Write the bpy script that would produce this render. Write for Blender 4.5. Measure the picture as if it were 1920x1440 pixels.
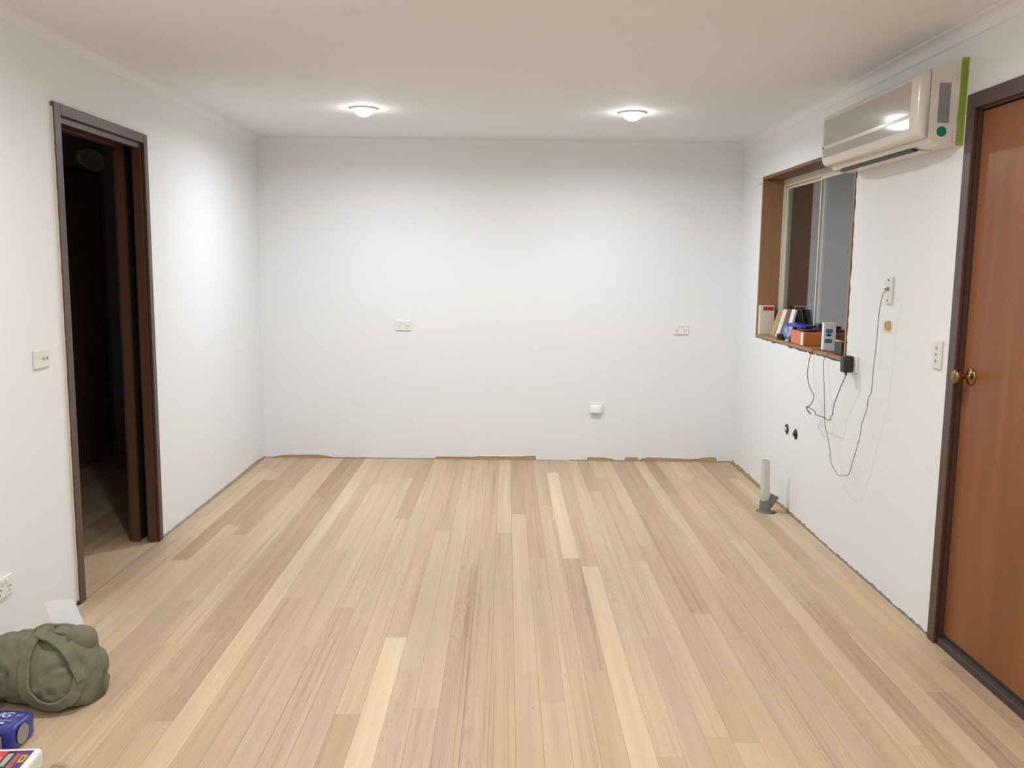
import bpy, bmesh, math, random
from mathutils import Vector, Matrix, noise as mn

for o in list(bpy.data.objects):
    bpy.data.objects.remove(o, do_unlink=True)
S = bpy.context.scene
C = S.collection
random.seed(11)

# ------------------------------------------------------------------ camera
F = 1664.86                       # focal length in pixels of the 1920 px wide frame
CP = Vector((1.84988, -6.70976, 1.47648))
YAW, PITCH, ROLL = -0.0071528, -0.1314244, 0.0115939
W, H = 3.589, 2.40                # room width, ceiling height (back wall y=0, left wall x=0)
fw = Vector((-math.sin(YAW)*math.cos(PITCH), math.cos(YAW)*math.cos(PITCH), math.sin(PITCH)))
rt = Vector((math.cos(YAW), math.sin(YAW), 0))
up = rt.cross(fw)
r2 = math.cos(ROLL)*rt + math.sin(ROLL)*up
u2 = -math.sin(ROLL)*rt + math.cos(ROLL)*up
cd = bpy.data.cameras.new('camera')
cam = bpy.data.objects.new('camera', cd)
C.objects.link(cam)
cd.sensor_width = 36.0
cd.lens = F/1920*36.0
cd.clip_start = 0.05
M = Matrix((r2, u2, -fw)).transposed().to_4x4()
M.translation = CP
cam.matrix_world = M
S.camera = cam

# ------------------------------------------------------------------ world (night outside) and exposure
wd = bpy.data.worlds.new('night')
S.world = wd
wd.use_nodes = True
wd.node_tree.nodes['Background'].inputs[0].default_value = (0.50, 0.62, 0.85, 1)
wd.node_tree.nodes['Background'].inputs[1].default_value = 0.012
S.view_settings.view_transform = 'Standard'
S.view_settings.look = 'None'
S.view_settings.gamma = 1.0
S.view_settings.use_curve_mapping = False
S.view_settings.exposure = 0.0
LAMP_W = 19.2
LAMP_COL = (0.85, 0.93, 1.0)          # cool white pair by the blank wall
LAMP_COL2 = (0.94, 0.955, 0.965)       # neutral white lamps nearer the camera

# ------------------------------------------------------------------ helpers
def px(x, y, ax, val):
    """photo pixel -> point on the plane axis=val"""
    d = (x-960)/F*r2 - (y-720)/F*u2 + fw
    t = (val-CP[ax])/d[ax]
    return CP + t*d

def lin(r, g, b):
    f = lambda c: (c/255/12.92) if c/255 <= 0.04045 else ((c/255+0.055)/1.055)**2.4
    return (f(r), f(g), f(b), 1)

def tag(o, label=None, cat=None, group=None, kind=None):
    if label: o['label'] = label
    if cat: o['category'] = cat
    if group: o['group'] = group
    if kind: o['kind'] = kind
    return o

def obj(name, bm, m, parent=None, loc=(0, 0, 0), smooth=False):
    me = bpy.data.meshes.new(name)
    bmesh.ops.recalc_face_normals(bm, faces=bm.faces)
    bm.to_mesh(me); bm.free()
    if smooth:
        for p in me.polygons: p.use_smooth = True
    o = bpy.data.objects.new(name, me)
    C.objects.link(o)
    o.location = loc
    if m: me.materials.append(m)
    if parent: o.parent = parent
    return o

def empty(name, loc=(0, 0, 0)):
    o = bpy.data.objects.new(name, None)
    o.empty_display_size = 0.1
    C.objects.link(o); o.location = loc
    return o

def NB(): return bmesh.new()

def box(bm, x0, x1, y0, y1, z0, z1, bev=0, seg=1):
    r = bmesh.ops.create_cube(bm, size=1)
    for v in r['verts']:
        v.co = Vector(((x0+x1)/2+v.co.x*(x1-x0), (y0+y1)/2+v.co.y*(y1-y0), (z0+z1)/2+v.co.z*(z1-z0)))
    if bev:
        es = list({e for v in r['verts'] for e in v.link_edges})
        bmesh.ops.bevel(bm, geom=es, offset=bev, segments=seg, affect='EDGES', profile=0.5)
    return bm

def bx(x0, x1, y0, y1, z0, z1, bev=0, seg=1):
    return box(NB(), min(x0, x1), max(x0, x1), min(y0, y1), max(y0, y1), min(z0, z1), max(z0, z1), bev, seg)

def frame_of(d):
    d = d.normalized()
    a = Vector((0, 0, 1)) if abs(d.z) < 0.9 else Vector((1, 0, 0))
    n = d.cross(a).normalized()
    return n, n.cross(d)

def tube(bm, pts, r, n=8, caps=True):
    pts = [Vector(p) for p in pts]
    rs = r if isinstance(r, (list, tuple)) else [r]*len(pts)
    rings = []; nrm = None
    for i, p in enumerate(pts):
        d = (pts[min(i+1, len(pts)-1)]-pts[max(i-1, 0)]).normalized()
        if nrm is None: nrm = frame_of(d)[0]
        nrm = (nrm-d*nrm.dot(d)).normalized()
        b = d.cross(nrm)
        rings.append([bm.verts.new(p+rs[i]*(math.cos(a)*nrm+math.sin(a)*b)) for a in [2*math.pi*k/n for k in range(n)]])
    for i in range(len(rings)-1):
        for k in range(n):
            bm.faces.new((rings[i][k], rings[i][(k+1) % n], rings[i+1][(k+1) % n], rings[i+1][k]))
    if caps:
        bm.faces.new(rings[0][::-1]); bm.faces.new(rings[-1])
    return bm

def lathe(bm, prof, origin, axis, n=32, close=False):
    """prof: list of (radius, distance along axis)"""
    o = Vector(origin); ax = Vector(axis).normalized(); a, b = frame_of(ax)
    rings = []
    for r, t in prof:
        rings.append([bm.verts.new(o+ax*t+max(r, 1e-5)*(math.cos(2*math.pi*k/n)*a+math.sin(2*math.pi*k/n)*b)) for k in range(n)])
    for i in range(len(rings)-1):
        for k in range(n):
            bm.faces.new((rings[i][k], rings[i][(k+1) % n], rings[i+1][(k+1) % n], rings[i+1][k]))
    if close:
        bm.faces.new(rings[0]); bm.faces.new(rings[-1][::-1])
    return bm

def spline(pts, n=8):
    pts = [Vector(p) for p in pts]; out = []
    P = [2*pts[0]-pts[1]]+pts+[2*pts[-1]-pts[-2]]
    for i in range(1, len(P)-2):
        for k in range(n):
            t = k/n; a, b, c, d = P[i-1], P[i], P[i+1], P[i+2]
            out.append(0.5*((2*b)+(c-a)*t+(2*a-5*b+4*c-d)*t*t+(-a+3*b-3*c+d)*t**3))
    out.append(pts[-1]); return out

def ribbon(bm, pts, nrms, w, t):
    """flat strap: rectangular section, width w, thickness t, lying on surface normals nrms"""
    rings = []
    for i, p in enumerate(pts):
        d = (pts[min(i+1, len(pts)-1)]-pts[max(i-1, 0)]).normalized()
        n = nrms[i]; n = (n-d*n.dot(d)).normalized(); s = d.cross(n)
        q = [(-.5, 0), (-.44, 1), (.44, 1), (.5, 0)]
        rings.append([bm.verts.new(p+s*w*a+n*t*b) for a, b in q])
    for i in range(len(rings)-1):
        for k in range(4):
            bm.faces.new((rings[i][k], rings[i][(k+1) % 4], rings[i+1][(k+1) % 4], rings[i+1][k]))
    bm.faces.new(rings[0]); bm.faces.new(rings[-1][::-1])
    return bm

# ------------------------------------------------------------------ materials
class G:
    def __init__(s, name):
        s.m = bpy.data.materials.new(name); s.m.use_nodes = True
        s.t = s.m.node_tree; s.b = s.t.nodes['Principled BSDF']
    def n(s, ty, **kw):
        nd = s.t.nodes.new(ty)
        for k, v in kw.items(): setattr(nd, k, v)
        return nd
    def l(s, a, b): s.t.links.new(a, b)
    def math(s, op, a, b=None, clamp=False):
        nd = s.n('ShaderNodeMath', operation=op, use_clamp=clamp)
        for i, v in enumerate((a, b)):
            if v is None: continue
            if isinstance(v, (int, float)): nd.inputs[i].default_value = v
            else: s.l(v, nd.inputs[i])
        return nd.outputs[0]
    def mapping(s, src, scale=(1, 1, 1)):
        nd = s.n('ShaderNodeMapping'); nd.inputs['Scale'].default_value = scale
        s.l(src, nd.inputs['Vector']); return nd.outputs[0]
    def noise(s, vec, scale, detail=2, rough=0.5, dist=0):
        nd = s.n('ShaderNodeTexNoise'); nd.inputs['Scale'].default_value = scale
        nd.inputs['Detail'].default_value = detail; nd.inputs['Roughness'].default_value = rough
        nd.inputs['Distortion'].default_value = dist
        if vec is not None: s.l(vec, nd.inputs['Vector'])
        return nd
    def mix(s, fac, a, b, mode='MIX'):
        nd = s.n('ShaderNodeMix', data_type='RGBA', blend_type=mode)
        for i, v in ((0, fac), (6, a), (7, b)):
            if isinstance(v, (int, float)): nd.inputs[i].default_value = v
            elif isinstance(v, tuple): nd.inputs[i].default_value = v
            else: s.l(v, nd.inputs[i])
        return nd.outputs[2]
    def bump(s, h, st, dist=0.002):
        nd = s.n('ShaderNodeBump'); nd.inputs['Strength'].default_value = st; nd.inputs['Distance'].default_value = dist
        s.l(h, nd.inputs['Height']); s.l(nd.outputs[0], s.b.inputs['Normal'])

def mat(name, col, rough=0.5, metal=0.0, var=0.06, vscale=20, bump=0.0, bscale=200, spec=0.5, stretch=(1, 1, 1), coat=0):
    g = G(name); tc = g.n('ShaderNodeTexCoord')
    v = g.mapping(tc.outputs['Object'], stretch)
    nz = g.noise(v, vscale, 3)
    dark = tuple(c*(1-2*var) for c in col[:3])+(1,)
    g.l(g.mix(nz.outputs[0], dark, col), g.b.inputs['Base Color'])
    g.b.inputs['Roughness'].default_value = rough
    g.b.inputs['Metallic'].default_value = metal
    g.b.inputs['Specular IOR Level'].default_value = spec
    g.b.inputs['Coat Weight'].default_value = coat
    if bump: g.bump(g.noise(v, bscale, 2).outputs[0], bump, 0.001)
    return g.m

M_wall = mat('wall_paint', (0.84, 0.845, 0.85, 1), 0.55, var=0.006, vscale=1.5, bump=0.02, bscale=90)
M_ceil = mat('ceiling_paint', (0.89, 0.90, 0.925, 1), 0.8, var=0.01, vscale=1.2)
M_cornice = mat('cornice_paint', (0.84, 0.84, 0.845, 1), 0.6, var=0.008, vscale=3)
M_sub = mat('subfloor_board', lin(88, 66, 46), 0.9, var=0.2, vscale=30)
M_plate = mat('bottom_plate_pine', lin(204, 174, 134), 0.8, var=0.16, vscale=14, stretch=(1, 1, 6))
M_chalk = mat('raw_plasterboard_edge', lin(176, 178, 180), 0.9, var=0.12, vscale=40)
M_casing = mat('dark_stained_timber', lin(84, 60, 52), 0.42, var=0.14, vscale=8, stretch=(12, 12, 0.8), coat=0.15)
M_jamb = mat('stained_jamb_timber', lin(98, 62, 44), 0.45, var=0.16, vscale=8, stretch=(12, 12, 0.8), coat=0.15)
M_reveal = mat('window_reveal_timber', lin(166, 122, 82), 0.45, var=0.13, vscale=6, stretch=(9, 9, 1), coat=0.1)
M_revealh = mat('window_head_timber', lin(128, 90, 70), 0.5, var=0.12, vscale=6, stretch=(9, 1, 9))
M_cream = mat('cream_aluminium', lin(222, 214, 192), 0.4, var=0.03)
M_white = mat('white_plastic', lin(236, 236, 230), 0.3, var=0.01)
M_ivory = mat('ivory_plastic', lin(230, 226, 216), 0.35, var=0.02)
M_greyp = mat('grey_slot_plastic', lin(150, 148, 142), 0.5, var=0.03)
M_dark = mat('dark_slot', lin(48, 46, 44), 0.6, var=0.03)
M_black = mat('black_plastic', lin(38, 38, 40), 0.4, var=0.05)
M_rubber = mat('black_rubber', lin(40, 40, 40), 0.6, var=0.05)
M_chrome = mat('chrome', (0.8, 0.8, 0.8, 1), 0.15, 1.0, var=0.02)
M_brass = mat('antique_brass', lin(150, 125, 82), 0.24, 1.0, var=0.08)
M_acw = mat('aircon_plastic', lin(226, 219, 207), 0.22, var=0.01, coat=0.3)
M_acg = mat('aircon_grille_grey', lin(186, 181, 172), 0.07, var=0.02, vscale=4, spec=0.45)
M_label = mat('silver_rating_label', lin(150, 150, 152), 0.4, var=0.15, vscale=70)
M_greens = mat('green_sticker', lin(26, 128, 96), 0.35, var=0.12, vscale=60)
M_tape = mat('green_masking_tape', lin(200, 226, 96), 0.65, var=0.08, vscale=25)
M_pvc = mat('white_pvc', lin(212, 211, 200), 0.4, var=0.04, vscale=15)
M_boot = mat('grey_pvc_fitting', lin(128, 130, 128), 0.5, var=0.08)
M_paper = mat('white_paper', lin(247, 247, 249), 0.7, var=0.01)
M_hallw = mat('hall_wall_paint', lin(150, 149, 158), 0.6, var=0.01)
M_plaque = mat('cream_ceramic', lin(246, 238, 214), 0.3, var=0.04)

def emit(name, col, st):
    g = G(name)
    nz = g.noise(None, 3)
    g.b.inputs['Base Color'].default_value = (0.9, 0.9, 0.9, 1)
    g.b.inputs['Emission Color'].default_value = col
    g.b.inputs['Emission Strength'].default_value = st
    return g.m
M_lamp = emit('lamp_glass_lit', (0.96, 0.98, 1, 1), 58.0)

def glass_mat(name, tint=(1, 1, 1, 1), rough=0.0, ior=1.5):
    g = G(name)
    g.b.inputs['Base Color'].default_value = tint
    g.b.inputs['Transmission Weight'].default_value = 1.0
    g.b.inputs['Roughness'].default_value = rough
    g.b.inputs['IOR'].default_value = ior
    return g.m
M_glass = glass_mat('window_glass', (0.9, 0.95, 0.95, 1), 0.0, 1.55)
M_film = glass_mat('clear_plastic_film', (0.95, 0.95, 0.95, 1), 0.12, 1.25)

def wood_floor():
    g = G('floor_board_timber')
    tc = g.n('ShaderNodeTexCoord'); oi = g.n('ShaderNodeObjectInfo')
    rnd = oi.outputs['Random']
    off = g.n('ShaderNodeCombineXYZ')
    g.l(g.math('MULTIPLY', rnd, 37.0), off.inputs[0]); g.l(g.math('MULTIPLY', rnd, 91.0), off.inputs[1]); g.l(g.math('MULTIPLY', rnd, 13.0), off.inputs[2])
    add = g.n('ShaderNodeVectorMath', operation='ADD'); g.l(tc.outputs['Object'], add.inputs[0]); g.l(off.outputs[0], add.inputs[1])
    vec = add.outputs[0]
    sep = g.n('ShaderNodeSeparateXYZ'); g.l(tc.outputs['Object'], sep.inputs[0])
    # growth rings cut lengthwise: r = sqrt((x-x0)^2 + (d + s*y + wobble)^2)
    wob = g.noise(g.mapping(vec, (7, 1.1, 7)), 1.6, 3, 0.55)
    w1 = g.math('MULTIPLY', g.math('SUBTRACT', wob.outputs[0], 0.5), 0.11)
    r2_ = g.math('FRACT', g.math('MULTIPLY', rnd, 7.31))
    r3_ = g.math('FRACT', g.math('MULTIPLY', rnd, 17.77))
    X = g.math('ADD', sep.outputs[0], g.math('MULTIPLY', g.math('SUBTRACT', r2_, 0.5), 0.13))
    Y = g.math('ADD', g.math('MULTIPLY', sep.outputs[1], 0.035), g.math('ADD', w1, 0.03))
    rr = g.math('SQRT', g.math('ADD', g.math('MULTIPLY', X, X), g.math('MULTIPLY', Y, Y)))
    ph = g.math('FRACT', g.math('MULTIPLY', rr, 105.0))
    band = g.math('POWER', ph, 3.0)
    fine = g.noise(g.mapping(vec, (150, 3.0, 150)), 1.0, 4, 0.65)
    med = g.noise(g.mapping(vec, (26, 0.9, 26)), 1.0, 2, 0.5)
    low = g.noise(g.mapping(vec, (6, 0.7, 6)), 1.0, 2, 0.5)
    amp = g.math('MULTIPLY', oi.outputs['Alpha'], 0.42)
    amp = g.math('ADD', amp, 0.09)
    patch = g.math('MULTIPLY', g.math('SUBTRACT', low.outputs[0], 0.25), 1.6, True)
    dk = g.math('MULTIPLY', g.math('MULTIPLY', band, amp), patch)
    f2 = g.math('MULTIPLY', g.math('SUBTRACT', fine.outputs[0], 0.5), 0.20)
    f3 = g.math('MULTIPLY', g.math('SUBTRACT', med.outputs[0], 0.5), 0.40)
    stv = g.noise(g.mapping(vec, (70, 0.45, 70)), 1.0, 2, 0.5, 0.3)
    st_ = g.math('MULTIPLY', g.math('MULTIPLY', g.math('SUBTRACT', stv.outputs[0], 0.54, True), 3.2, True), g.math('ADD', amp, 0.03))
    dk = g.math('ADD', dk, st_, True)
    val = g.math('ADD', g.math('ADD', 0.985, f2), f3)
    sc = g.n('ShaderNodeVectorMath', operation='SCALE'); g.l(oi.outputs['Color'], sc.inputs[0]); g.l(val, sc.inputs['Scale'])
    brown = g.mix(1.0, sc.outputs[0], (0.30, 0.22, 0.17, 1), 'MULTIPLY')
    base = g.mix(dk, sc.outputs[0], brown)
    tint = g.mix(g.math('MULTIPLY', low.outputs[0], 0.9), (1.03, 0.99, 0.96, 1), (0.985, 0.995, 0.99, 1))
    col = g.mix(1.0, base, tint, 'MULTIPLY')
    # tiny dark knots / borer holes
    vo = g.n('ShaderNodeTexVoronoi'); vo.inputs['Scale'].default_value = 1.0
    g.l(g.mapping(vec, (5.2, 2.3, 0.0)), vo.inputs['Vector'])
    kn = g.math('LESS_THAN', vo.outputs['Distance'], 0.013)
    col = g.mix(g.math('MULTIPLY', kn, 0.55), col, (0.10, 0.055, 0.03, 1))
    g.l(col, g.b.inputs['Base Color'])
    g.b.inputs['Roughness'].default_value = 0.5
    g.b.inputs['Specular IOR Level'].default_value = 0.3
    g.bump(fine.outputs[0], 0.05, 0.0006)
    return g.m
M_floor = wood_floor()

def veneer(name, c1, c2, rough=0.38):
    g = G(name); tc = g.n('ShaderNodeTexCoord')
    lowv = g.mapping(tc.outputs['Object'], (1, 5, 0.55))
    a = g.noise(lowv, 1.7, 3, 0.5, 0.6)
    f = g.noise(g.mapping(tc.outputs['Object'], (1, 120, 2.2)), 1.0, 4, 0.6)
    sep = g.n('ShaderNodeSeparateXYZ'); g.l(tc.outputs['Object'], sep.inputs[0])
    h = g.math('ADD', g.math('MULTIPLY', a.outputs[0], 0.8), g.math('MULTIPLY', f.outputs[0], 0.25))
    col = g.mix(h, c1, c2)
    kn = g.noise(g.mapping(tc.outputs['Object'], (1, 3, 1.4)), 2.1, 2)
    ring = g.math('POWER', g.math('FRACT', g.math('MULTIPLY', kn.outputs[0], 9.0)), 4.0)
    col = g.mix(g.math('MULTIPLY', ring, 0.14), col, c1)
    g.l(col, g.b.inputs['Base Color'])
    g.b.inputs['Roughness'].default_value = rough
    g.b.inputs['Specular IOR Level'].default_value = 0.35
    return g.m
M_door = veneer('door_veneer', lin(100, 56, 28), lin(156, 100, 58))
M_halldoor = veneer('hall_door_veneer', lin(112, 82, 72), lin(142, 106, 92))

def canvas():
    g = G('olive_canvas'); tc = g.n('ShaderNodeTexCoord')
    wv = g.noise(tc.outputs['Object'], 900, 2)
    lo = g.noise(tc.outputs['Object'], 24, 6, 0.72)
    c = g.mix(lo.outputs[0], lin(74, 72, 56), lin(134, 131, 108))
    c = g.mix(g.math('MULTIPLY', wv.outputs[0], 0.5), c, lin(150, 148, 126))
    g.l(c, g.b.inputs['Base Color'])
    g.b.inputs['Roughness'].default_value = 0.95
    g.b.inputs['Specular IOR Level'].default_value = 0.1
    g.bump(wv.outputs[0], 0.35, 0.001)
    return g.m
M_bag = canvas()

# ================================================================== SETTING
YF = -8.2                                     # wall behind the camera
# ---- floor: subfloor slab and individual boards
floor = tag(obj('floor', bx(-1.35, W+0.16, YF-0.1, 0.25, -0.06, -0.0135), M_sub), kind='structure')
TONE = {'LL': lin(216, 195, 163), 'L': lin(209, 187, 156), 'l': lin(202, 179, 149), 'm': lin(195, 171, 142), 'p': lin(198, 171, 144),
        't': lin(194, 170, 138), 'd': lin(186, 160, 132), 'D': lin(176, 148, 122), 'g': lin(192, 166, 138)}
BW, BO = 0.0856, 0.010
plan = {2: ('m', [(-.723, 'd'), (-2.405, 'L')]), 3: ('d', []), 5: ('l', [(-2.938, 'm')]), 6: ('l', [(-1.866, 'L')]), 7: ('D', [(-1.176, 'd')]),
        8: ('d', [(-2.6, 'd')]), 9: ('L', [(-2.791, 'L')]), 10: ('l', [(-.756, 'm'), (-2.9, 'm')]), 11: ('l', [(-.827, 'L'), (-2.213, 'p')]), 12: ('l', [(-3.4, 'p')]),
        13: ('m', [(-.62, 'l'), (-3.008, 'p')]), 14: ('d', [(-1.64, 'l'), (-3.2, 'm')]), 15: ('l', [(-2.563, 'l')]), 16: ('p', [(-1.9, 'p'), (-3.316, 'LL')]),
        17: ('t', [(-1.875, 'l'), (-3.6, 'p')]), 18: ('l', [(-1.2, 'l'), (-3.889, 'm')]), 19: ('l', [(-2.437, 'g')]), 20: ('p', [(-2.182, 't'), (-3.012, 'm')]),
        21: ('l', [(-1.9, 't')]), 22: ('d', [(-1.514, 'l'), (-3.613, 'p')]), 23: ('d', [(-2.321, 'm'), (-3.834, 'l')]), 24: ('m', [(-1.3, 'l'), (-3.0, 'l')]),
        25: ('m', [(-.414, 'LL'), (-2.325, 'g'), (-3.599, 't')]), 26: ('m', [(-2.444, 'L')]), 27: ('l', [(-.458, 'l'), (-1.9, 'l'), (-4.18, 't')]),
        28: ('d', [(-.944, 'l'), (-3.3, 'p')]), 29: ('l', [(-.548, 'm'), (-2.357, 'l')]), 30: ('l', [(-2.1, 'm')]), 31: ('d', [(-1.5, 'd'), (-3.039, 'p')]),
        32: ('d', [(-1.9, 'm')]), 33: ('l', [(-2.6, 'p')]), 34: ('D', [(-.99, 'd'), (-2.504, 'p')]), 35: ('p', [(-1.8, 'm')]), 36: ('L', [(-.619, 'm'), (-2.0, 'l'), (-4.102, 'l')]),
        37: ('l', [(-.534, 'm'), (-2.9, 'd')]), 38: ('m', [(-1.3, 'm')]), 39: ('d', [(-2.3, 't')]), 40: ('d', [(-.541, 'l'), (-2.6, 't')])}
GAP = 0.00025
def plank(x0, x1, y1, y0, tone):
    """board from y1 (far) to y0 (near)"""
    L = y1-y0; w = x1-x0
    bm = NB(); box(bm, -w/2+GAP, w/2-GAP, -L/2+GAP, L/2-GAP, -0.013, 0, 0)
    tops = [e for e in bm.edges if all(abs(v.co.z) < 1e-6 for v in e.verts)]
    bmesh.ops.bevel(bm, geom=tops, offset=0.0004, segments=1, affect='EDGES')
    o = obj('plank', bm, M_floor, floor, ((x0+x1)/2, (y0+y1)/2, 0))
    c = TONE[tone]; k = random.uniform(0.96, 1.03); t = random.uniform(-0.015, 0.015)
    o.color = (c[0]*k*(1+t), c[1]*k, c[2]*k*(1-t), 0.95 if tone in ('d', 'D', 'g') and y1 < -1 else random.random()**1.7)
    return o
hole_planks = []
for k in range(-1, 42):
    x0 = max(BO+k*BW, 0.003); x1 = min(BO+(k+1)*BW, W-0.003)
    if x1-x0 < 0.008: continue
    if k in plan:
        tone, js = plan[k]; js = list(js)
    else:
        tone = random.choice('llmmpdt'); js = [(-random.uniform(0.3, 1.8), random.choice('llmpdt'))]
    ends = [(0.0-0.004, tone)]
    for yj, tn in js: ends.append((yj, tn))
    while ends[-1][0] > YF+1.6:
        ends.append((max(ends[-1][0]-random.uniform(1.3, 2.4), YF+0.2), random.choice('llmmptd')))
    for i, (ys, tn) in enumerate(ends):
        ye = ends[i+1][0] if i+1 < len(ends) else YF+0.002
        o = plank(x0, x1, ys, ye, tn)
        if k in (39, 40) and ye < -1.40 < ys: hole_planks.append(o)
# hallway boards seen through the doorway
for k in range(-15, 0):
    x1 = BO+(k+1)*BW if k < -1 else 0.003; x0 = BO+k*BW
    ys = 0.14
    while ys > -3.6:
        ye = max(ys-random.uniform(0.9, 2.0), -3.75)
        if x1 - x0 > 0.01:
            plank(x0, x1, ys, ye, random.choice('llmmptd'))
        ys = ye
        if ye <= -3.7: break

# cut-out in the boards around the waste pipe
PIPE = Vector((3.452, -1.398, 0))
for o in hole_planks:
    bmc = NB(); lathe(bmc, [(0.062, -0.05), (0.062, 0.05)], PIPE+Vector((0.010, -0.006, 0)), (0, 0, 1), 20, True)
    cut = obj('cutter', bmc, None)
    md = o.modifiers.new('cut', 'BOOLEAN'); md.object = cut; md.operation = 'DIFFERENCE'; md.solver = 'EXACT'
    bpy.context.view_layer.update()
    me = bpy.data.meshes.new_from_object(o.evaluated_get(bpy.context.evaluated_depsgraph_get()))
    o.modifiers.clear(); o.data = me
    bpy.data.objects.remove(cut, do_unlink=True)

# ---- ceiling
tag(obj('ceiling', bx(-1.35, W+0.16, YF-0.1, 0.25, H, H+0.1), M_ceil), kind='structure')

# ---- ragged plaster foot: strip between z=h(s) and z=0.08, made from points (s, h)
def ragged(bm, pts, place, t=0.004, top=0.08):
    fr, tp, bk, bt = [], [], [], []
    for s, h in pts:
        fr.append(bm.verts.new(place(s, 0, h))); tp.append(bm.verts.new(place(s, 0, top)))
        bk.append(bm.verts.new(place(s, t, h)))
    for i in range(len(pts)-1):
        bm.faces.new((fr[i], fr[i+1], tp[i+1], tp[i]))
        bm.faces.new((fr[i], bk[i], bk[i+1], fr[i+1]))

def jitter(pts, step=0.02, amp=0.0025, seed=1):
    rr = random.Random(seed); out = []
    for (s0, h0), (s1, h1) in zip(pts[:-1], pts[1:]):
        n = max(1, int(abs(s1-s0)/step))
        for i in range(n):
            t = i/n; out.append((s0+(s1-s0)*t, max(0.0006, h0+(h1-h0)*t+rr.uniform(-amp, amp))))
    out.append(pts[-1]); return out

# back wall
P2M = 0.0041
bkp = [(497, .5), (512, 1), (535, 5), (600, 6), (618, 3), (625, 1.5), (690, 1.5), (700, 1), (816, 1.2), (818, 4.5), (890, 4.5), (894, 6.2), (975, 6), (985, 7.5), (1004, 8),
       (1005, .4), (1066, .4), (1072, 1.6), (1100, 1), (1101, 6), (1130, 6), (1146, 4), (1152, 1), (1171, 1), (1172, 7), (1196, 7), (1197, 1), (1203, 5), (1215, 7), (1245, 6.5),
       (1290, 4.5), (1308, 5), (1316, 8), (1343, 8), (1344, 1.2), (1368, 1.5)]
bkp = [((x-497)/(1369-497)*W, h*P2M) for x, h in bkp]
bkp[0] = (0, bkp[0][1]); bkp[-1] = (W, bkp[-1][1])
bm = NB(); box(bm, -0.13, W+0.15, 0, 0.1, 0.08, H)
ragged(bm, jitter(bkp, 0.025, 0.0015, 3), lambda s, t, z: Vector((s, t, z)))
wall_back = tag(obj('wall_back', bm, M_wall), kind='structure')
obj('bottom_plate', bx(-0.1, W+0.1, 0.0042, 0.09, -0.013, 0.0795), M_plate, wall_back)

# left wall: two skins with a pocket for the cavity slider between them
DY0, DY1, DZ = -2.962, -2.103, 2.082          # doorway opening
WT = 0.13
def lskin(bm, xa, xb):
    box(bm, xa, xb, DY1, 0, 0.08 if xb == 0 else 0.0, H)
    box(bm, xa, xb, DY0, DY1, DZ, H)
    box(bm, xa, xb, YF, DY0, 0.08 if xb == 0 else 0.0, H)
bm = NB(); lskin(bm, -0.034, 0); lskin(bm, -WT, -WT+0.034)
lf1 = jitter([(DY1, .006), (-1.2, .010), (-0.75, .012), (-0.45, .018), (-0.2, .020), (0, .010)], 0.03, 0.003, 5)
lf2 = jitter([(YF, .006), (-4.5, .008), (-3.4, .012), (-3.05, .010), (DY0, .008)], 0.05, 0.003, 6)
pl = lambda s, t, z: Vector((-t, s, z))
ragged(bm, lf1, pl); ragged(bm, lf2, pl)
wall_left = tag(obj('wall_left', bm, M_wall), kind='structure')
obj('bottom_plate', bx(-0.034, -0.0042, -0.75, 0, -0.013, 0.0795), M_plate, wall_left)
obj('plasterboard_edge', bx(-0.034, -0.0042, DY1, -0.7505, -0.013, 0.0795), M_chalk, wall_left)
obj('bottom_plate', bx(-0.034, -0.0042, YF, DY0, -0.013, 0.0795), M_plate, wall_left)
obj('pocket_end', bx(-0.096, -0.034, -1.15, -1.10, 0, H), M_jamb, wall_left)

# right wall with window and door openings
WY0, WY1, WZ0, WZ1 = -2.19, -0.54, 1.012, 2.10
RY0, RY1, RZ = -4.165, -3.318, 2.088
RT = 0.15
bm = NB()
box(bm, W, W+RT, WY1, 0, 0.08, H)
box(bm, W, W+RT, WY0, WY1, WZ1, H); box(bm, W, W+RT, WY0, WY1, 0.08, WZ0)
box(bm, W, W+RT, RY1, WY0, 0.08, H)
box(bm, W, W+RT, RY0, RY1, RZ, H)
box(bm, W, W+RT, YF, RY0, 0.08, H)
pr = lambda s, t, z: Vector((W+t, s, z))
rg = [(RY1, .006), (-3.1, .012), (-2.9, .006), (-2.7, .014), (-2.5, .008), (-2.3, .010), (-2.0, .006), (-1.85, .012), (-1.6, .016), (-1.4, .020), (-1.2, .016), (-1.05, .030),
      (-0.8, .022), (-0.5, .028), (-0.22, .034), (-0.2, .020), (-0.06, .028), (-0.04, .008), (0, .004)]
ragged(bm, jitter(rg, 0.022, 0.005, 9), pr)
ragged(bm, jitter([(YF, .008), (-6, .01), (RY0, .008)], 0.1, 0.003, 4), pr)
wall_right = tag(obj('wall_right', bm, M_wall), kind='structure')
obj('bottom_plate', bx(W+0.0042, W+0.09, -1.9, 0, -0.013, 0.0795), M_plate, wall_right)
obj('plasterboard_edge', bx(W+0.0042, W+0.09, RY1, -1.9005, -0.013, 0.0795), M_chalk, wall_right)
obj('bottom_plate', bx(W+0.0042, W+0.09, YF, RY0, -0.013, 0.0795), M_plate, wall_right)
# wall behind the camera
tag(obj('wall_front', bx(-0.13, W+0.15, YF-0.1, YF, 0, H), M_wall), kind='structure')

# hallway shell
HX = -1.2
tag(obj('wall_hall', bx(HX-0.1, HX, -3.85, 0.15, 0, H), M_hallw), kind='structure')
tag(obj('wall_hall_end', bx(HX-0.1, -WT, 0.15, 0.25, 0, H), M_hallw), kind='structure')
tag(obj('wall_hall_near', bx(HX-0.1, -WT, -3.85, -3.75, 0, H), M_hallw), kind='structure')

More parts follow.
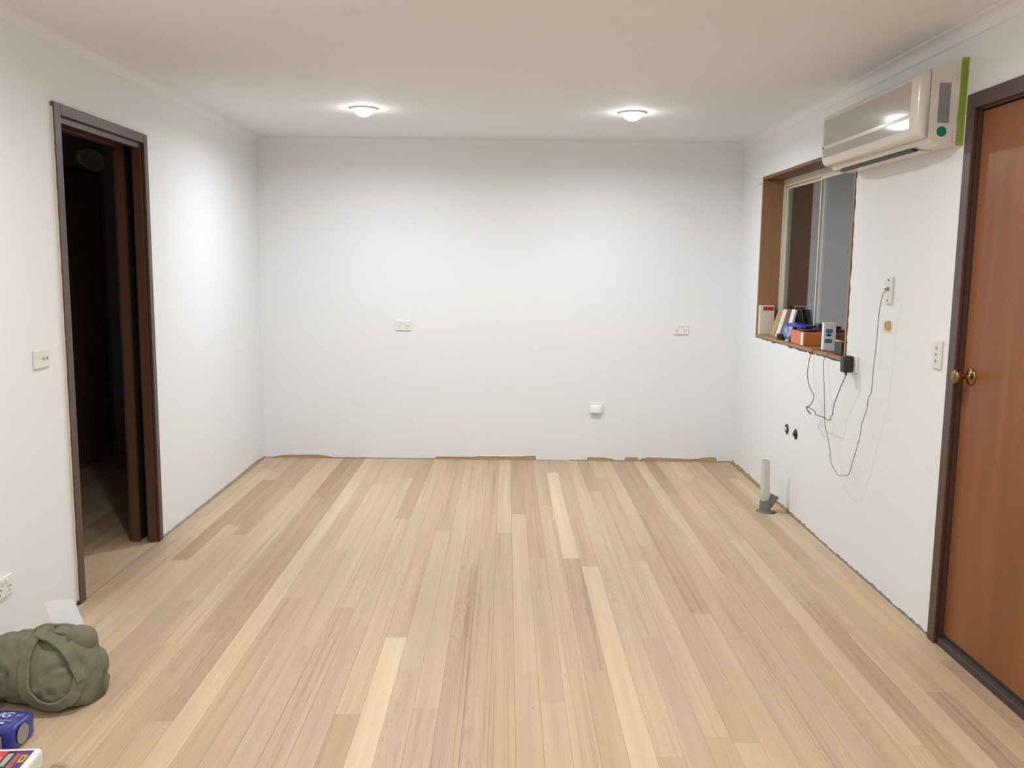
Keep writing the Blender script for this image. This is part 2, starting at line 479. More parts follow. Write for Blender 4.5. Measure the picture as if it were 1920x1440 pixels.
# cornices: cove profile swept along each wall
CC = 0.05
prof = [(0, 0), (0, -CC), (0.004, -CC), (0.007, -CC+0.004)] + [(CC-0.006-(CC-0.014)*math.cos(a), -0.007-(CC-0.014)*(1-math.sin(a))) for a in [math.pi/2*i/6 for i in range(7)]][1:-1] + [(CC-0.005, -0.006), (CC, -0.004), (CC, 0)]
def cornice(n, a, b, inward):
    a, b, inward = Vector(a), Vector(b), Vector(inward)
    d = (b-a).normalized(); bm = NB(); rings = []
    for p, s in ((a, 1), (b, -1)):
        rings.append([bm.verts.new(p+inward*u+d*s*u+Vector((0, 0, v))) for u, v in prof])
    k = len(prof)
    for i in range(k):
        bm.faces.new((rings[0][i], rings[0][(i+1) % k], rings[1][(i+1) % k], rings[1][i]))
    tag(obj('trim_%d' % n, bm, M_cornice), kind='structure')
cornice(1, (0, 0, H), (W, 0, H), (0, -1, 0))
cornice(2, (0, YF, H), (0, 0, H), (1, 0, 0))
cornice(3, (W, 0, H), (W, YF, H), (-1, 0, 0))
cornice(4, (W, YF, H), (0, YF, H), (0, 1, 0))

# ---- door_1: cavity slider doorway in the left wall
d1 = tag(empty('door_1', (0, (DY0+DY1)/2, 0)), kind='structure')
def part(name, bm, m, root, smooth=False):
    o = obj(name, bm, m, None, smooth=smooth)
    o.parent = root
    o.matrix_parent_inverse = Matrix.Translation(-root.location) if root.parent is None else (Matrix.Translation(-root.matrix_basis.translation))
    return o
OY0, OY1, OZ = -3.003, -2.064, 2.117
part('architrave', bx(0.0005, 0.016, OY0, DY0+0.012, 0.0008, OZ, 0.002), M_casing, d1)
part('architrave', bx(0.0005, 0.016, DY1-0.006, OY1, 0.0008, OZ, 0.002), M_casing, d1)
part('architrave', bx(0.0005, 0.016, DY0+0.0125, DY1-0.0065, OZ-0.045, OZ, 0.002), M_casing, d1)
part('jamb', bx(-WT, 0.0, DY0+0.0005, DY0+0.02, 0.0008, DZ-0.001), M_jamb, d1)
part('split_jamb', bx(-0.042, 0.0, DY1-0.02, DY1-0.0005, 0.0008, DZ-0.001), M_jamb, d1)
part('split_jamb', bx(-WT, -0.088, DY1-0.02, DY1-0.0005, 0.0008, DZ-0.001), M_jamb, d1)
part('head_jamb', bx(-0.042, -0.004, DY0+0.0205, DY1-0.0205, DZ-0.038, DZ-0.0005, 0.002), M_casing, d1)
part('head_jamb', bx(-WT, -0.088, DY0+0.0205, DY1-0.0205, DZ-0.038, DZ-0.0005, 0.002), M_jamb, d1)
part('track', bx(-0.080, -0.050, DY0+0.0205, -1.16, DZ-0.012, DZ-0.001), M_dark, d1)
part('sliding_door', bx(-0.080, -0.050, DY1+0.060, -1.155, 0.012, DZ-0.02), M_jamb, d1)
part('pocket_shade_sheet', bx(-0.0955, -0.0940, DY1+0.001, -1.155, 0.0, DZ), M_dark, d1)  # added dark sheets either side: the pocket's shade put into colour
part('pocket_shade_sheet', bx(-0.0400, -0.0345, DY1+0.001, -1.155, 0.0, DZ), M_dark, d1)
part('architrave', bx(-WT-0.016, -WT-0.0005, DY1-0.006, OY1, 0.0008, OZ, 0.002), M_casing, d1)
part('architrave', bx(-WT-0.016, -WT-0.0005, OY0, DY0+0.012, 0.0008, OZ, 0.002), M_casing, d1)
# torn paint lip beside the near architrave
bm = NB(); rr = random.Random(8)
a = None; z = 0.02; pts = []
while z < 2.11:
    pts.append((z, rr.uniform(0.001, 0.007))); z += rr.uniform(0.015, 0.06)
vs = [[bm.verts.new((0.0, OY0-0.004, z)), bm.verts.new((0.009, OY0-0.0035, z)), bm.verts.new((0.011, OY0-0.004+w, z))] for z, w in pts]
for i in range(len(vs)-1):
    for j in range(2): bm.faces.new((vs[i][j], vs[i][j+1], vs[i+1][j+1], vs[i+1][j]))
obj('torn_paint_edge', bm, mat('torn_paint', lin(214, 206, 190), 0.8, var=0.06), wall_left)

# ---- hallway door beyond
d3 = tag(empty('door_3', (HX, -0.9, 0)), kind='structure')
part('door_panel', bx(HX+0.001, HX+0.02, -1.75, -0.02, 0.0008, 2.10, 0.002), M_halldoor, d3)
part('architrave', bx(HX+0.001, HX+0.024, -0.0195, 0.045, 0.0008, 2.135, 0.002), M_casing, d3)
part('architrave', bx(HX+0.001, HX+0.024, -1.815, -1.7505, 0.0008, 2.135, 0.002), M_casing, d3)
part('architrave', bx(HX+0.001, HX+0.024, -1.75, -0.02, 2.1005, 2.135, 0.002), M_casing, d3)

# ---- door_2: brown flush door in the right wall
d2 = tag(empty('door_2', (W, (RY0+RY1)/2, 0)), kind='structure')
part('architrave', bx(W-0.017, W-0.0005, -3.330, -3.273, 0.0008, 2.134, 0.003, 2), M_casing, d2)
part('architrave', bx(W-0.017, W-0.0005, -4.21, -4.153, 0.0008, 2.134, 0.003, 2), M_casing, d2)
part('architrave', bx(W-0.017, W-0.0005, -4.1525, -3.3305, 2.077, 2.134, 0.003, 2), M_casing, d2)
part('jamb', bx(W, W+RT, -3.336, -3.3185, 0.0008, RZ-0.001), M_casing, d2)
part('jamb', bx(W, W+RT, -4.1645, -4.147, 0.0008, RZ-0.001), M_casing, d2)
part('head_jamb', bx(W, W+RT, -4.1465, -3.3365, RZ-0.018, RZ-0.0005), M_casing, d2)
slab = part('door_slab', bx(W+0.016, W+0.052, -4.143, -3.339, 0.046, 2.066, 0.0015), M_door, d2)
part('threshold', bx(W-0.006, W+0.09, -4.146, -3.337, -0.0125, 0.028, 0.003), mat('threshold_timber', lin(78, 66, 60), 0.7, var=0.2, vscale=30), d2)
part('weather_seal', bx(W+0.018, W+0.05, -4.143, -3.339, 0.0285, 0.0455), M_dark, d2)
KZ = 1.085; KY = -3.398
kn = NB(); lathe(kn, [(0.033, 0), (0.033, 0.003), (0.029, 0.007), (0.016, 0.010), (0.011, 0.013), (0.0105, 0.032), (0.013, 0.036), (0.022, 0.041), (0.026, 0.050), (0.0265, 0.058),
                      (0.024, 0.066), (0.017, 0.070), (0.0, 0.071)], (W+0.0158, KY, KZ), (-1, 0, 0), 28)
part('door_knob', kn, M_brass, d2, True)

# ---- window_1 in the right wall
w1 = tag(empty('window_1', (W, (WY0+WY1)/2, WZ0)), kind='structure')
FX = W+0.137
part('reveal_board', bx(W-0.003, FX, WY1-0.020, WY1-0.0005, WZ0+0.0205, WZ1-0.0205, 0.001), M_reveal, w1)
part('reveal_board', bx(W-0.003, FX, WY0+0.0005, WY0+0.020, WZ0+0.0205, WZ1-0.0205, 0.001), M_reveal, w1)
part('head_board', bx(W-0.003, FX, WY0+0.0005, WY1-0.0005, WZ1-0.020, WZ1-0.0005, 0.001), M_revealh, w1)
part('sill_board', bx(W-0.004, FX, WY0+0.0005, WY1-0.0005, WZ0+0.0005, WZ0+0.020, 0.0015), M_reveal, w1)
iy0, iy1, iz0, iz1 = WY0+0.0205, WY1-0.0205, WZ0+0.0205, WZ1-0.0205
f = NB()
box(f, FX+0.0005, FX+0.05, iy0, iy1, iz1-0.045, iz1, 0.001)
box(f, FX+0.0005, FX+0.05, iy0, iy1, iz0, iz0+0.030, 0.001)
box(f, FX+0.0005, FX+0.05, iy1-0.006, iy1, iz0+0.0301, iz1-0.0451, 0.001)
box(f, FX+0.0005, FX+0.05, iy0, iy0+0.014, iz0+0.0301, iz1-0.0451, 0.001)
part('window_frame', f, M_cream, w1)
my = -1.285
for nm, ya, yb, xs in (('sash', my-0.018, iy1-0.0065, 0.026), ('sash', iy0+0.0145, my+0.018, 0.008)):
    s = NB(); x0 = FX+xs; x1 = x0+0.014; za, zb = iz0+0.0305, iz1-0.0455
    box(s, x0, x1, ya, ya+0.018, za, zb); box(s, x0, x1, yb-0.014, yb, za, zb)
    box(s, x0, x1, ya+0.0181, yb-0.0141, za, za+0.02); box(s, x0, x1, ya+0.0181, yb-0.0141, zb-0.016, zb)
    so = part(nm, s, M_cream, w1)
    p = obj('pane', bx(x0+0.005, x0+0.009, ya+0.0182, yb-0.0142, za+0.0201, zb-0.0161), M_glass)
    p.parent = so; p.matrix_parent_inverse = Matrix.Identity(4)
# torn plaster lip round the opening on its near side and under the sill
bm = NB(); rr = random.Random(21)
zs = [WZ0]
while zs[-1] < WZ1-0.02: zs.append(zs[-1]+rr.uniform(0.012, 0.04))
q = [(z, rr.uniform(0.003, 0.017)) for z in zs]
vs = [[bm.verts.new((W-0.0006, WY0-w, z)), bm.verts.new((W-0.0006, WY0-0.0002, z))] for z, w in q]
for i in range(len(vs)-1): bm.faces.new((vs[i][0], vs[i][1], vs[i+1][1], vs[i+1][0]))
ys = [WY0]
while ys[-1] < WY1: ys.append(ys[-1]+rr.uniform(0.02, 0.07))
q = [(min(y, WY1), rr.uniform(0.001, 0.012)) for y in ys]
vs = [[bm.verts.new((W-0.0006, y, WZ0-w)), bm.verts.new((W-0.0006, y, WZ0-0.0002))] for y, w in q]
for i in range(len(vs)-1): bm.faces.new((vs[i][0], vs[i][1], vs[i+1][1], vs[i+1][0]))
obj('torn_plaster_edge', bm, mat('torn_plaster', lin(112, 88, 66), 0.9, var=0.3, vscale=60), wall_right)

# ================================================================== OBJECTS
# ---- downlights
def downlight(x, y, label, n=36, power=1.0, col=LAMP_COL):
    r = tag(empty('ceiling_downlight', (x, y, H)), label, 'ceiling light', 'ceiling downlights')
    bz = NB(); lathe(bz, [(0.056, -0.0005), (0.084, -0.0005), (0.084, -0.004), (0.078, -0.009), (0.066, -0.010), (0.0605, -0.004), (0.0605, -0.0005)], (0, 0, 0), (0, 0, 1), n)
    obj('trim_ring', bz, M_white, r, smooth=True)
    ln = NB(); lathe(ln, [(0.060*math.cos(a), -0.002-0.046*math.sin(a)) for a in [math.pi/2*i/10 for i in range(11)]], (0, 0, 0), (0, 0, 1), n)
    obj('lens', ln, M_lamp, r, smooth=True)
    ld = bpy.data.lights.new('lamp_light', 'AREA'); ld.shape = 'DISK'; ld.size = 0.10; ld.energy = LAMP_W*power; ld.color = col
    ld.spread = math.radians(168)
    lo = bpy.data.objects.new('lamp_light', ld); C.objects.link(lo); lo.parent = r; lo.location = (0, 0, -0.056)
downlight(0.988, -1.254, 'round lit ceiling downlight on the side of the open doorway')
downlight(2.592, -1.226, 'round lit ceiling downlight on the side of the window')
for yy in (-4.05, -6.8):
    for xx in (0.99, 2.59):
        downlight(xx, yy, 'lit ceiling downlight %s, %s side' % ('past the open doorway' if yy > -5 else 'at the unseen room end', 'brown door' if xx > 2 else 'green bag'), power=0.80, col=LAMP_COL2)

# ---- electrical plates.  frame: origin on wall, U along wall, V up, N out of the wall
def plate_root(name, label, cat, loc, wall):
    r = tag(empty(name, loc), label, cat)
    if wall == 'back': r.rotation_euler = (0, 0, 0)
    if wall == 'right': r.rotation_euler = (0, 0, math.radians(-90))
    if wall == 'left': r.rotation_euler = (0, 0, math.radians(90))
    return r            # local: x along wall (to the viewer's right), -y out of the wall, z up
def pbox(name, m, r, x0, x1, d0, d1, z0, z1, bev=0, seg=1):
    return obj(name, bx(x0, x1, -d1, -d0, z0, z1, bev, seg), m, r)
def slot(r, x, z, ang):
    bm = NB(); box(bm, -0.0015, 0.0015, -0.0128, -0.0119, -0.0045, 0.0045)
    o = obj('socket_slot', bm, M_dark, r, (x, 0, z)); o.rotation_euler = (0, ang, 0)
def gpo(name, label, loc, wall, double=True):
    r = plate_root(name, label, 'power outlet', loc, wall)
    pbox('plate', M_white, r, -0.058, 0.058, 0.0005, 0.012, -0.0375, 0.0375, 0.003, 2)
    for cx in ((-0.031, 0.031) if double else (-0.02,)):
        slot(r, cx-0.008, -0.004, math.radians(30)); slot(r, cx+0.008, -0.004, math.radians(-30)); slot(r, cx, -0.020, 0)
        pbox('switch_rocker', M_ivory, r, cx-0.006+(0.018 if cx < 0 else -0.018), cx+0.006+(0.018 if cx < 0 else -0.018), 0.0121, 0.0155, 0.012, 0.028, 0.001)
    return r
gpo('power_outlet', 'white double power outlet on the blank wall, on the doorway side', (1.073, 0, 1.028), 'back')
gpo('power_outlet', 'white double power outlet on the blank wall, on the window side', (3.169, 0, 1.020), 'back')
gpo('power_outlet', 'low white double power outlet on the wall above the green bag', (0, -3.555, 0.283), 'left')
# cooker isolator style hooded outlet low on the back wall
r = plate_root('hooded_outlet', 'small white hooded cable outlet low on the blank wall', 'cable outlet', (2.541, 0, 0.412), 'back')
pbox('plate', M_white, r, -0.058, 0.058, 0.0005, 0.010, -0.030, 0.042, 0.003, 2)
bm = NB()
ring = []
for t in range(9):
    a = math.pi*t/8
    ring.append([bm.verts.new((-0.050*math.cos(a), -0.0102-0.024*math.sin(a)*s, -0.034+h)) for s, h in ((1, 0), (0.9, 0.03), (0.45, 0.052), (0.12, 0.060))])
for i in range(8):
    for j in range(3): bm.faces.new((ring[i][j], ring[i+1][j], ring[i+1][j+1], ring[i][j+1]))
bm.faces.new([q[3] for q in ring])
obj('hood', bm, M_white, r, smooth=True)
pbox('cable_opening', M_dark, r, -0.036, 0.036, 0.0101, 0.012, -0.0345, -0.028)

# light switch beside doorway
r = plate_root('light_switch', 'cream two gang light switch beside the open doorway', 'light switch', (0, -3.19, 1.092), 'left')
pbox('plate', M_ivory, r, -0.058, 0.058, 0.0005, 0.010, -0.037, 0.037, 0.004, 2)
for cx in (0.006, 0.032):
    pbox('switch_rocker', M_greyp, r, cx-0.0035, cx+0.0035, 0.0101, 0.0135, -0.006, 0.006, 0.001)
# three gang switch beside the brown door
r = plate_root('light_switch', 'upright white three gang light switch beside the brown door', 'light switch', (W, -3.165, 1.146), 'right')
pbox('plate', M_ivory, r, -0.036, 0.036, 0.0005, 0.010, -0.058, 0.058, 0.004, 2)
for cz in (0.026, 0.0, -0.026):
    pbox('switch_rocker', M_greyp, r, -0.003, 0.003, 0.0101, 0.0135, cz-0.005, cz+0.005, 0.001)
# phone plate
PHY = -2.672
r = plate_root('phone_socket', 'tall ivory telephone wall plate with a grey cord plugged in', 'phone socket', (W, PHY, 1.390), 'right')
pbox('plate', M_ivory, r, -0.036, 0.036, 0.0005, 0.010, -0.062, 0.062, 0.003, 2)
for cz in (0.046, -0.046):
    bm = NB(); lathe(bm, [(0.0045, 0), (0.0045, 0.0012), (0.0, 0.0015)], (0, -0.0101, cz), (0, -1, 0), 12)
    obj('screw', bm, M_dark, r)
pbox('jack', M_greyp, r, -0.009, 0.009, 0.0101, 0.016, -0.002, 0.014, 0.001)
# small wall block with bare wire
r = plate_root('wire_connector', 'small beige wire connector block on the wall under the phone plate', 'connector', (W, -2.685, 1.232), 'right')
pbox('block', M_ivory, r, -0.028, -0.002, 0.0005, 0.020, -0.020, 0.020, 0.002)
pbox('block', mat('beige_insert', lin(206, 176, 120), 0.5), r, -0.0015, 0.016, 0.0005, 0.016, -0.020, 0.020, 0.002)
pbox('slit', M_dark, r, -0.0019, -0.0016, 0.002, 0.018, -0.012, 0.012)
# outlet under window with adapter
r = plate_root('power_outlet', 'white power outlet under the window corner with a black adapter plugged in', 'power outlet', (W, -2.308, 1.015), 'right')
pbox('plate', M_white, r, -0.055, 0.055, 0.0005, 0.012, -0.040, 0.040, 0.003, 2)
pbox('switch_rocker', M_ivory, r, 0.034, 0.046, 0.0121, 0.0155, 0.014, 0.030, 0.001)
slot(r, 0.02, -0.004, 0.5); slot(r, 0.036, -0.004, -0.5)
ad = tag(empty('power_adapter', (W, -2.312, 1.012)), 'black plug-in power adapter below the window corner', 'power adapter')
ab = bx(-0.062, -0.0130, -0.028, 0.028, -0.040, 0.044, 0.008, 3)
obj('adapter_body', ab, M_black, ad, smooth=False)
st = NB(); tube(st, [(-0.040, -0.002, -0.0402), (-0.040, -0.003, -0.056)], [0.006, 0.0035], 10)
obj('strain_relief', st, M_rubber, ad)

# ---- cables
def cable(name, label, pts, rad, m):
    bm = NB(); tube(bm, spline(pts, 6), rad, 6)
    return tag(obj(name, bm, m, smooth=True), label, 'cable')
def wp(x, y, off): return px(x, y, 0, W-off)
SZ = WZ0+0.0205
cable('adapter_cable', 'thin black adapter cable looping down from the sill',
      [(W+0.045, -1.90, SZ+0.004), (W+0.01, -1.80, SZ+0.005), (W-0.012, -1.74, SZ-0.004)] +
      [wp(x, y, o) for x, y, o in [(1519, 668, .02), (1515, 690, .03), (1514, 705, .035), (1518, 725, .04), (1526, 742, .05), (1522, 756, .05), (1515, 763, .055), (1512, 765, .06), (1514, 771, .065),
                                   (1520, 776, .07), (1512, 763, .06), (1519, 765, .05), (1528, 772, .05), (1530, 778, .05), (1540, 781, .05), (1552, 787, .05), (1557, 787, .05), (1558, 780, .05),
                                   (1561, 778, .05), (1563, 762, .05), (1570, 742, .05), (1580, 717, .05), (1588, 701, .05)]] + [(W-0.040, -2.315, 0.9535)], 0.0020, M_rubber)
cable('phone_cable', 'long thin grey phone cord sagging from sill to phone plate',
      [(W+0.045, -1.955, SZ+0.004), (W+0.01, -1.955, SZ+0.004), (W-0.012, -1.96, SZ-0.004)] +
      [wp(x, y, o) for x, y, o in [(1544, 680, .02), (1545, 720, .03), (1546, 760, .035), (1547, 795, .04), (1555, 835, .045), (1558, 866, .05), (1566, 883, .055), (1573, 892, .055), (1582, 891, .055), (1591, 890, .05),
                                   (1598, 868, .05), (1606, 842, .05), (1613, 815, .05), (1616, 795, .05), (1625, 768, .05), (1628, 748, .05), (1634, 734, .05), (1637, 700, .05), (1643, 645, .05), (1648, 590, .05),
                                   (1653, 562, .05), (1657, 549, .048), (1662, 544, .042)]] + [(W-0.03, PHY-0.002, 1.396), (W-0.0165, PHY-0.001, 1.396)],
      0.0017, mat('grey_cord', lin(112, 106, 102), 0.6))

# ---- air conditioner
AY0, AY1 = -3.225, -2.195
ac = tag(empty('air_conditioner', (W, (AY0+AY1)/2, 1.96)), 'cream wall mounted split air conditioner between window and brown door', 'air conditioner')
def extrude_profile(prof, ya, yb, rnd=0.0, dref=0.15, seg=6, m=None):
    """prof: closed list of (d,z); d is distance from the right wall. Rounded ends in plan for d>dref"""
    bm = NB(); secs = []
    if rnd:
        for i in range(seg+1):
            a = math.pi/2*i/seg; secs.append((ya+rnd*(1-math.cos(a)), rnd*(1-math.sin(a))))
        for i in range(seg+1):
            a = math.pi/2*(seg-i)/seg; secs.append((yb-rnd*(1-math.cos(a)), rnd*(1-math.sin(a))))
    else: secs = [(ya, 0), (yb, 0)]
    rings = []
    dm = max(d for d, z in prof); zc = sum(z for d, z in prof)/len(prof)
    for y, off in secs:
        rings.append([bm.verts.new((W-(d-off*max(0, (d-dref)/(dm-dref))), y, z+(zc-z)*off*0.9)) for d, z in prof])
    k = len(prof)
    for a, b in zip(rings[:-1], rings[1:]):
        for i in range(k): bm.faces.new((a[i], a[(i+1) % k], b[(i+1) % k], b[i]))
    bm.faces.new(rings[0]); bm.faces.new(rings[-1][::-1])
    return bm
body = [(0.0005, 2.272), (0.06, 2.262), (0.135, 2.240), (0.135, 1.988), (0.118, 1.968), (0.08, 1.958), (0.02, 1.958), (0.0005, 1.962)]
part('body', extrude_profile(body, AY0, AY1), M_acw, ac)
panel = [(0.1355, 2.238), (0.160, 2.231), (0.178, 2.222), (0.187, 2.210), (0.190, 2.195), (0.190, 2.025), (0.187, 2.008), (0.180, 1.994), (0.165, 1.984), (0.1355, 1.980)]
part('front_panel', extrude_profile(panel, AY0+0.001, AY1-0.001, 0.034, 0.1355), M_acw, ac, True)
fx = W-0.1905
part('intake_panel', bx(fx-0.0008, fx+0.001, AY0+0.042, AY1-0.050, 2.078, 2.199), M_acg, ac)
part('lower_panel', bx(fx-0.0008, fx+0.001, AY0+0.042, AY1-0.050, 2.022, 2.061), M_acg, ac)
part('badge', bx(fx-0.002, fx+0.001, AY1-0.049, AY1-0.036, 2.064, 2.075), mat('blue_badge', lin(60, 84, 120), 0.4), ac)
part('air_outlet', bx(W-0.117, W-0.096, -3.06, AY1-0.09, 1.9545, 1.9640), M_dark, ac)
part('louvre', bx(W-0.095, W-0.045, -3.07, AY1-0.08, 1.9535, 1.9585, 0.001), M_acw, ac)
# side seam, label, sticker, tape
part('side_seam', bx(W-0.1353, W-0.1342, AY0-0.0006, AY0+0.01, 1.99, 2.238), M_greyp, ac)
part('cover_notch', bx(W-0.041, W-0.021, AY0-0.0005, AY0+0.004, 1.968, 2.010), M_greyp, ac)
part('cover_clip', bx(W-0.0395, W-0.0225, AY0-0.0012, AY0+0.004, 1.9695, 2.0085), M_acw, ac)
part('rating_label', bx(W-0.102, W-0.058, AY0-0.0009, AY0+0.002, 2.040, 2.188), M_label, ac)
st = NB(); lathe(st, [(0.0, 0.0016), (0.0185, 0.0015), (0.019, 0.0)], (W-0.083, AY0-0.0002, 2.008), (0, -1, 0), 28)
part('green_sticker', st, M_greens, ac)
bm = NB(); rr = random.Random(3)
N = 18; vs = []
for i in range(N+1):
    z = 1.954+(2.282-1.954)*i/N
    w0 = 0.024+rr.uniform(-0.001, 0.001)+(0.003 if z < 2.09 else 0)
    vs.append([bm.verts.new((W-w0, AY0-0.0012, z)), bm.verts.new((W-0.003, AY0-0.0014, z)), bm.verts.new((W-0.0012, AY0-0.009-rr.uniform(0, .002), z))])
for i in range(N):
    for j in range(2): bm.faces.new((vs[i][j], vs[i][j+1], vs[i+1][j+1], vs[i+1][j]))
bmesh.ops.solidify(bm, geom=bm.faces[:], thickness=0.0004)
part('masking_tape', bm, M_tape, ac)
# ---- cup hook on the window surround
hk = NB()
pts = [Vector((W+0.003, WY1+0.006, 2.058)), Vector((W-0.008, WY1+0.008, 2.056)), Vector((W-0.020, WY1+0.012, 2.052)), Vector((W-0.032, WY1+0.022, 2.051)), Vector((W-0.042, WY1+0.034, 2.058)),
       Vector((W-0.046, WY1+0.038, 2.068)), Vector((W-0.043, WY1+0.036, 2.077)), Vector((W-0.036, WY1+0.030, 2.081))]
tube(hk, spline(pts, 4), 0.003, 8)
tag(obj('cup_hook', hk, M_chrome, smooth=True), 'small chrome cup hook screwed in at the window corner', 'hook')

# ---- things on the window sill
root = tag(empty('document_box', (W+0.055, WY1-0.045, SZ)), 'cream box with a red label in the far corner of the sill', 'box')
obj('box_body', bx(-0.05, 0.048, -0.022, 0.022, 0.0002, 0.200, 0.002), mat('cream_card', lin(222, 212, 196), 0.7, var=0.03), root)
obj('red_label', bx(-0.030, 0.040, -0.0232, -0.0222, 0.166, 0.192), mat('red_label', lin(176, 48, 40), 0.6, var=0.08), root)

def leaning(name, label, cat, y0, y1, xb, h, t, m, edge=None):
    """thin board standing on the sill and leaning back onto the window frame"""
    th = math.asin(min(0.95, (FX-0.006-t*1.1-(xb))/h))
    r = tag(empty(name, (xb, (y0+y1)/2, SZ+0.0004)), label, cat)
    r.rotation_euler = (0, th, 0)
    w = (y1-y0)/2
    obj('cover', bx(0, t*0.18, -w, w, t*math.sin(th)*0.2, h, 0.0004), m, r)
    obj('pages', bx(t*0.18+0.0001, t*0.82, -w+0.003, w-0.001, t*math.sin(th)*0.2, h-0.003), M_paper if edge is None else edge, r)
    obj('cover', bx(t*0.82+0.0001, t, -w, w, t*math.sin(th)*0.2, h, 0.0004), m, r)
    return r
m_tan = mat('tan_card', lin(192, 156, 108), 0.7, var=0.05)
leaning('sample_book', 'tan covered thin book leaning on the window beside the cream box', 'book', -0.745, -0.650, W+0.062, 0.185, 0.012, m_tan, m_tan)
leaning('sample_book', 'white thin book leaning on the window next to the tan one', 'book', -0.835, -0.755, W+0.066, 0.190, 0.012, mat('white_cover', lin(232, 230, 224), 0.5))
leaning('sample_book', 'brown covered thin book leaning on the window between white ones', 'book', -0.925, -0.845, W+0.070, 0.195, 0.012, mat('brown_cover', lin(118, 84, 62), 0.5))
leaning('sample_book', 'white thin book leaning on the window beyond the blue packet', 'book', -1.005, -0.935, W+0.074, 0.195, 0.012, mat('white_cover_gloss', lin(238, 237, 234), 0.35))

def lump(rx, ry, rz, seed, amp, n=20, e=0.6, sharp=1.0):
    """crumpled soft packet: superellipsoid with noise; base flattened at z=0"""
    bm = NB(); rings = []
    sg = lambda c, p: math.copysign(abs(c)**p, c)
    for i in range(n+1):
        th = -math.pi/2+math.pi*i/n; ring = []
        for k in range(2*n):
            ph = 2*math.pi*k/(2*n)
            x = rx*sg(math.cos(th), e)*sg(math.cos(ph), e); y = ry*sg(math.cos(th), e)*sg(math.sin(ph), e); z = rz*sg(math.sin(th), e)
            p = Vector((x, y, z))
            nn = mn.noise(p*22*sharp+Vector((seed, 0, 0)))*amp + mn.noise(p*55*sharp+Vector((0, seed, 0)))*amp*0.5
            p = p*(1+nn/max(rx, ry, rz)*1.2)
            p.z = max(p.z+rz, 0.0)
            ring.append(p)
        rings.append(ring)
    V = [[bm.verts.new(p) for p in r] for r in rings]
    for a, b in zip(V[:-1], V[1:]):
        for k in range(2*n): bm.faces.new((a[k], a[(k+1) % (2*n)], b[(k+1) % (2*n)], b[k]))
    bmesh.ops.remove_doubles(bm, verts=bm.verts, dist=1e-5)
    return bm
def blueplastic():
    g = G('blue_plastic_wrap'); tc = g.n('ShaderNodeTexCoord')
    nz = g.noise(tc.outputs['Object'], 26, 3, 0.6, 0.8)
    rp = g.n('ShaderNodeValToRGB'); g.l(nz.outputs[0], rp.inputs[0])
    rp.color_ramp.elements[0].position = 0.42; rp.color_ramp.elements[0].color = lin(34, 58, 150)
    rp.color_ramp.elements[1].position = 0.60; rp.color_ramp.elements[1].color = lin(170, 182, 200)
    g.l(rp.outputs[0], g.b.inputs['Base Color']); g.b.inputs['Roughness'].default_value = 0.22
    return g.m
root = tag(empty('blue_packet', (W+0.072, -1.145, SZ+0.0004)), 'crumpled blue and clear plastic packet on the sill behind the orange box', 'packet')
obj('wrap', lump(0.052, 0.105, 0.054, 5.0, 0.016), blueplastic(), root, smooth=True)
obj('blue_label', bx(-0.045, 0.035, -0.24, 0.05, 0.100, 0.112, 0.003, 2), mat('royal_blue_print', lin(42, 66, 180), 0.3, var=0.1), root).rotation_euler = (0, math.radians(-4), 0.06)
obj('dark_end', bx(-0.04, 0.03, -0.285, -0.241, 0.101, 0.113, 0.003, 2), M_black, root).rotation_euler = (0, math.radians(-4), 0.06)
tape = tag(empty('tape_roll', (W+0.022, -1.035, SZ+0.0004)), 'small black roll of tape on the sill beside the blue packet', 'tape roll')
bm = NB(); lathe(bm, [(0.014, 0.0), (0.026, 0.0), (0.026, 0.036), (0.014, 0.036), (0.014, 0.0)], (0, 0, 0), (0, 0, 1), 24)
obj('roll', bm, M_black, tape)
obj('core', lathe(NB(), [(0.0115, 0.0), (0.0138, 0.0), (0.0138, 0.036), (0.0115, 0.036), (0.0115, 0.0)], (0, 0, 0), (0, 0, 1), 24), m_tan, tape)
cap = NB(); lathe(cap, [(0.0, 0.0), (0.011, 0.0), (0.012, 0.006), (0.010, 0.012), (0.0, 0.013)], (0, 0, 0), (0, 0, 1), 16)
tag(obj('bottle_cap', cap, M_white, loc=(W+0.014, -1.195, SZ+0.0004), smooth=True), 'tiny white cap on the sill edge in front of the blue packet', 'cap')
# orange box
m_or1 = mat('orange_card', lin(226, 128, 82), 0.45, var=0.12, vscale=25)
root = tag(empty('orange_box', (W+0.063, -1.385, SZ+0.0004)), 'open orange cardboard box with dark plastic on top, on the sill', 'box')
bm = NB(); box(bm, -0.052, 0.052, -0.118, 0.118, 0, 0.080, 0.003, 1)
obj('box_body', bm, m_or1, root)
obj('white_stripe', bx(-0.0534, -0.0522, -0.108, -0.075, 0.004, 0.076), M_paper, root)
obj('end_print', bx(-0.042, 0.044, -0.1194, -0.1182, 0.010, 0.055), mat('amber_print', lin(214, 132, 52), 0.45, var=0.15, vscale=40), root)
b2 = tag(obj('plastic_bag', lump(0.046, 0.095, 0.008, 9.0, 0.006, 14), mat('black_bag_plastic', lin(52, 54, 58), 0.25, var=0.2), loc=(W+0.068, -1.395, SZ+0.0812), smooth=True),
         'crumpled dark plastic bag lying on the orange box', 'plastic bag')
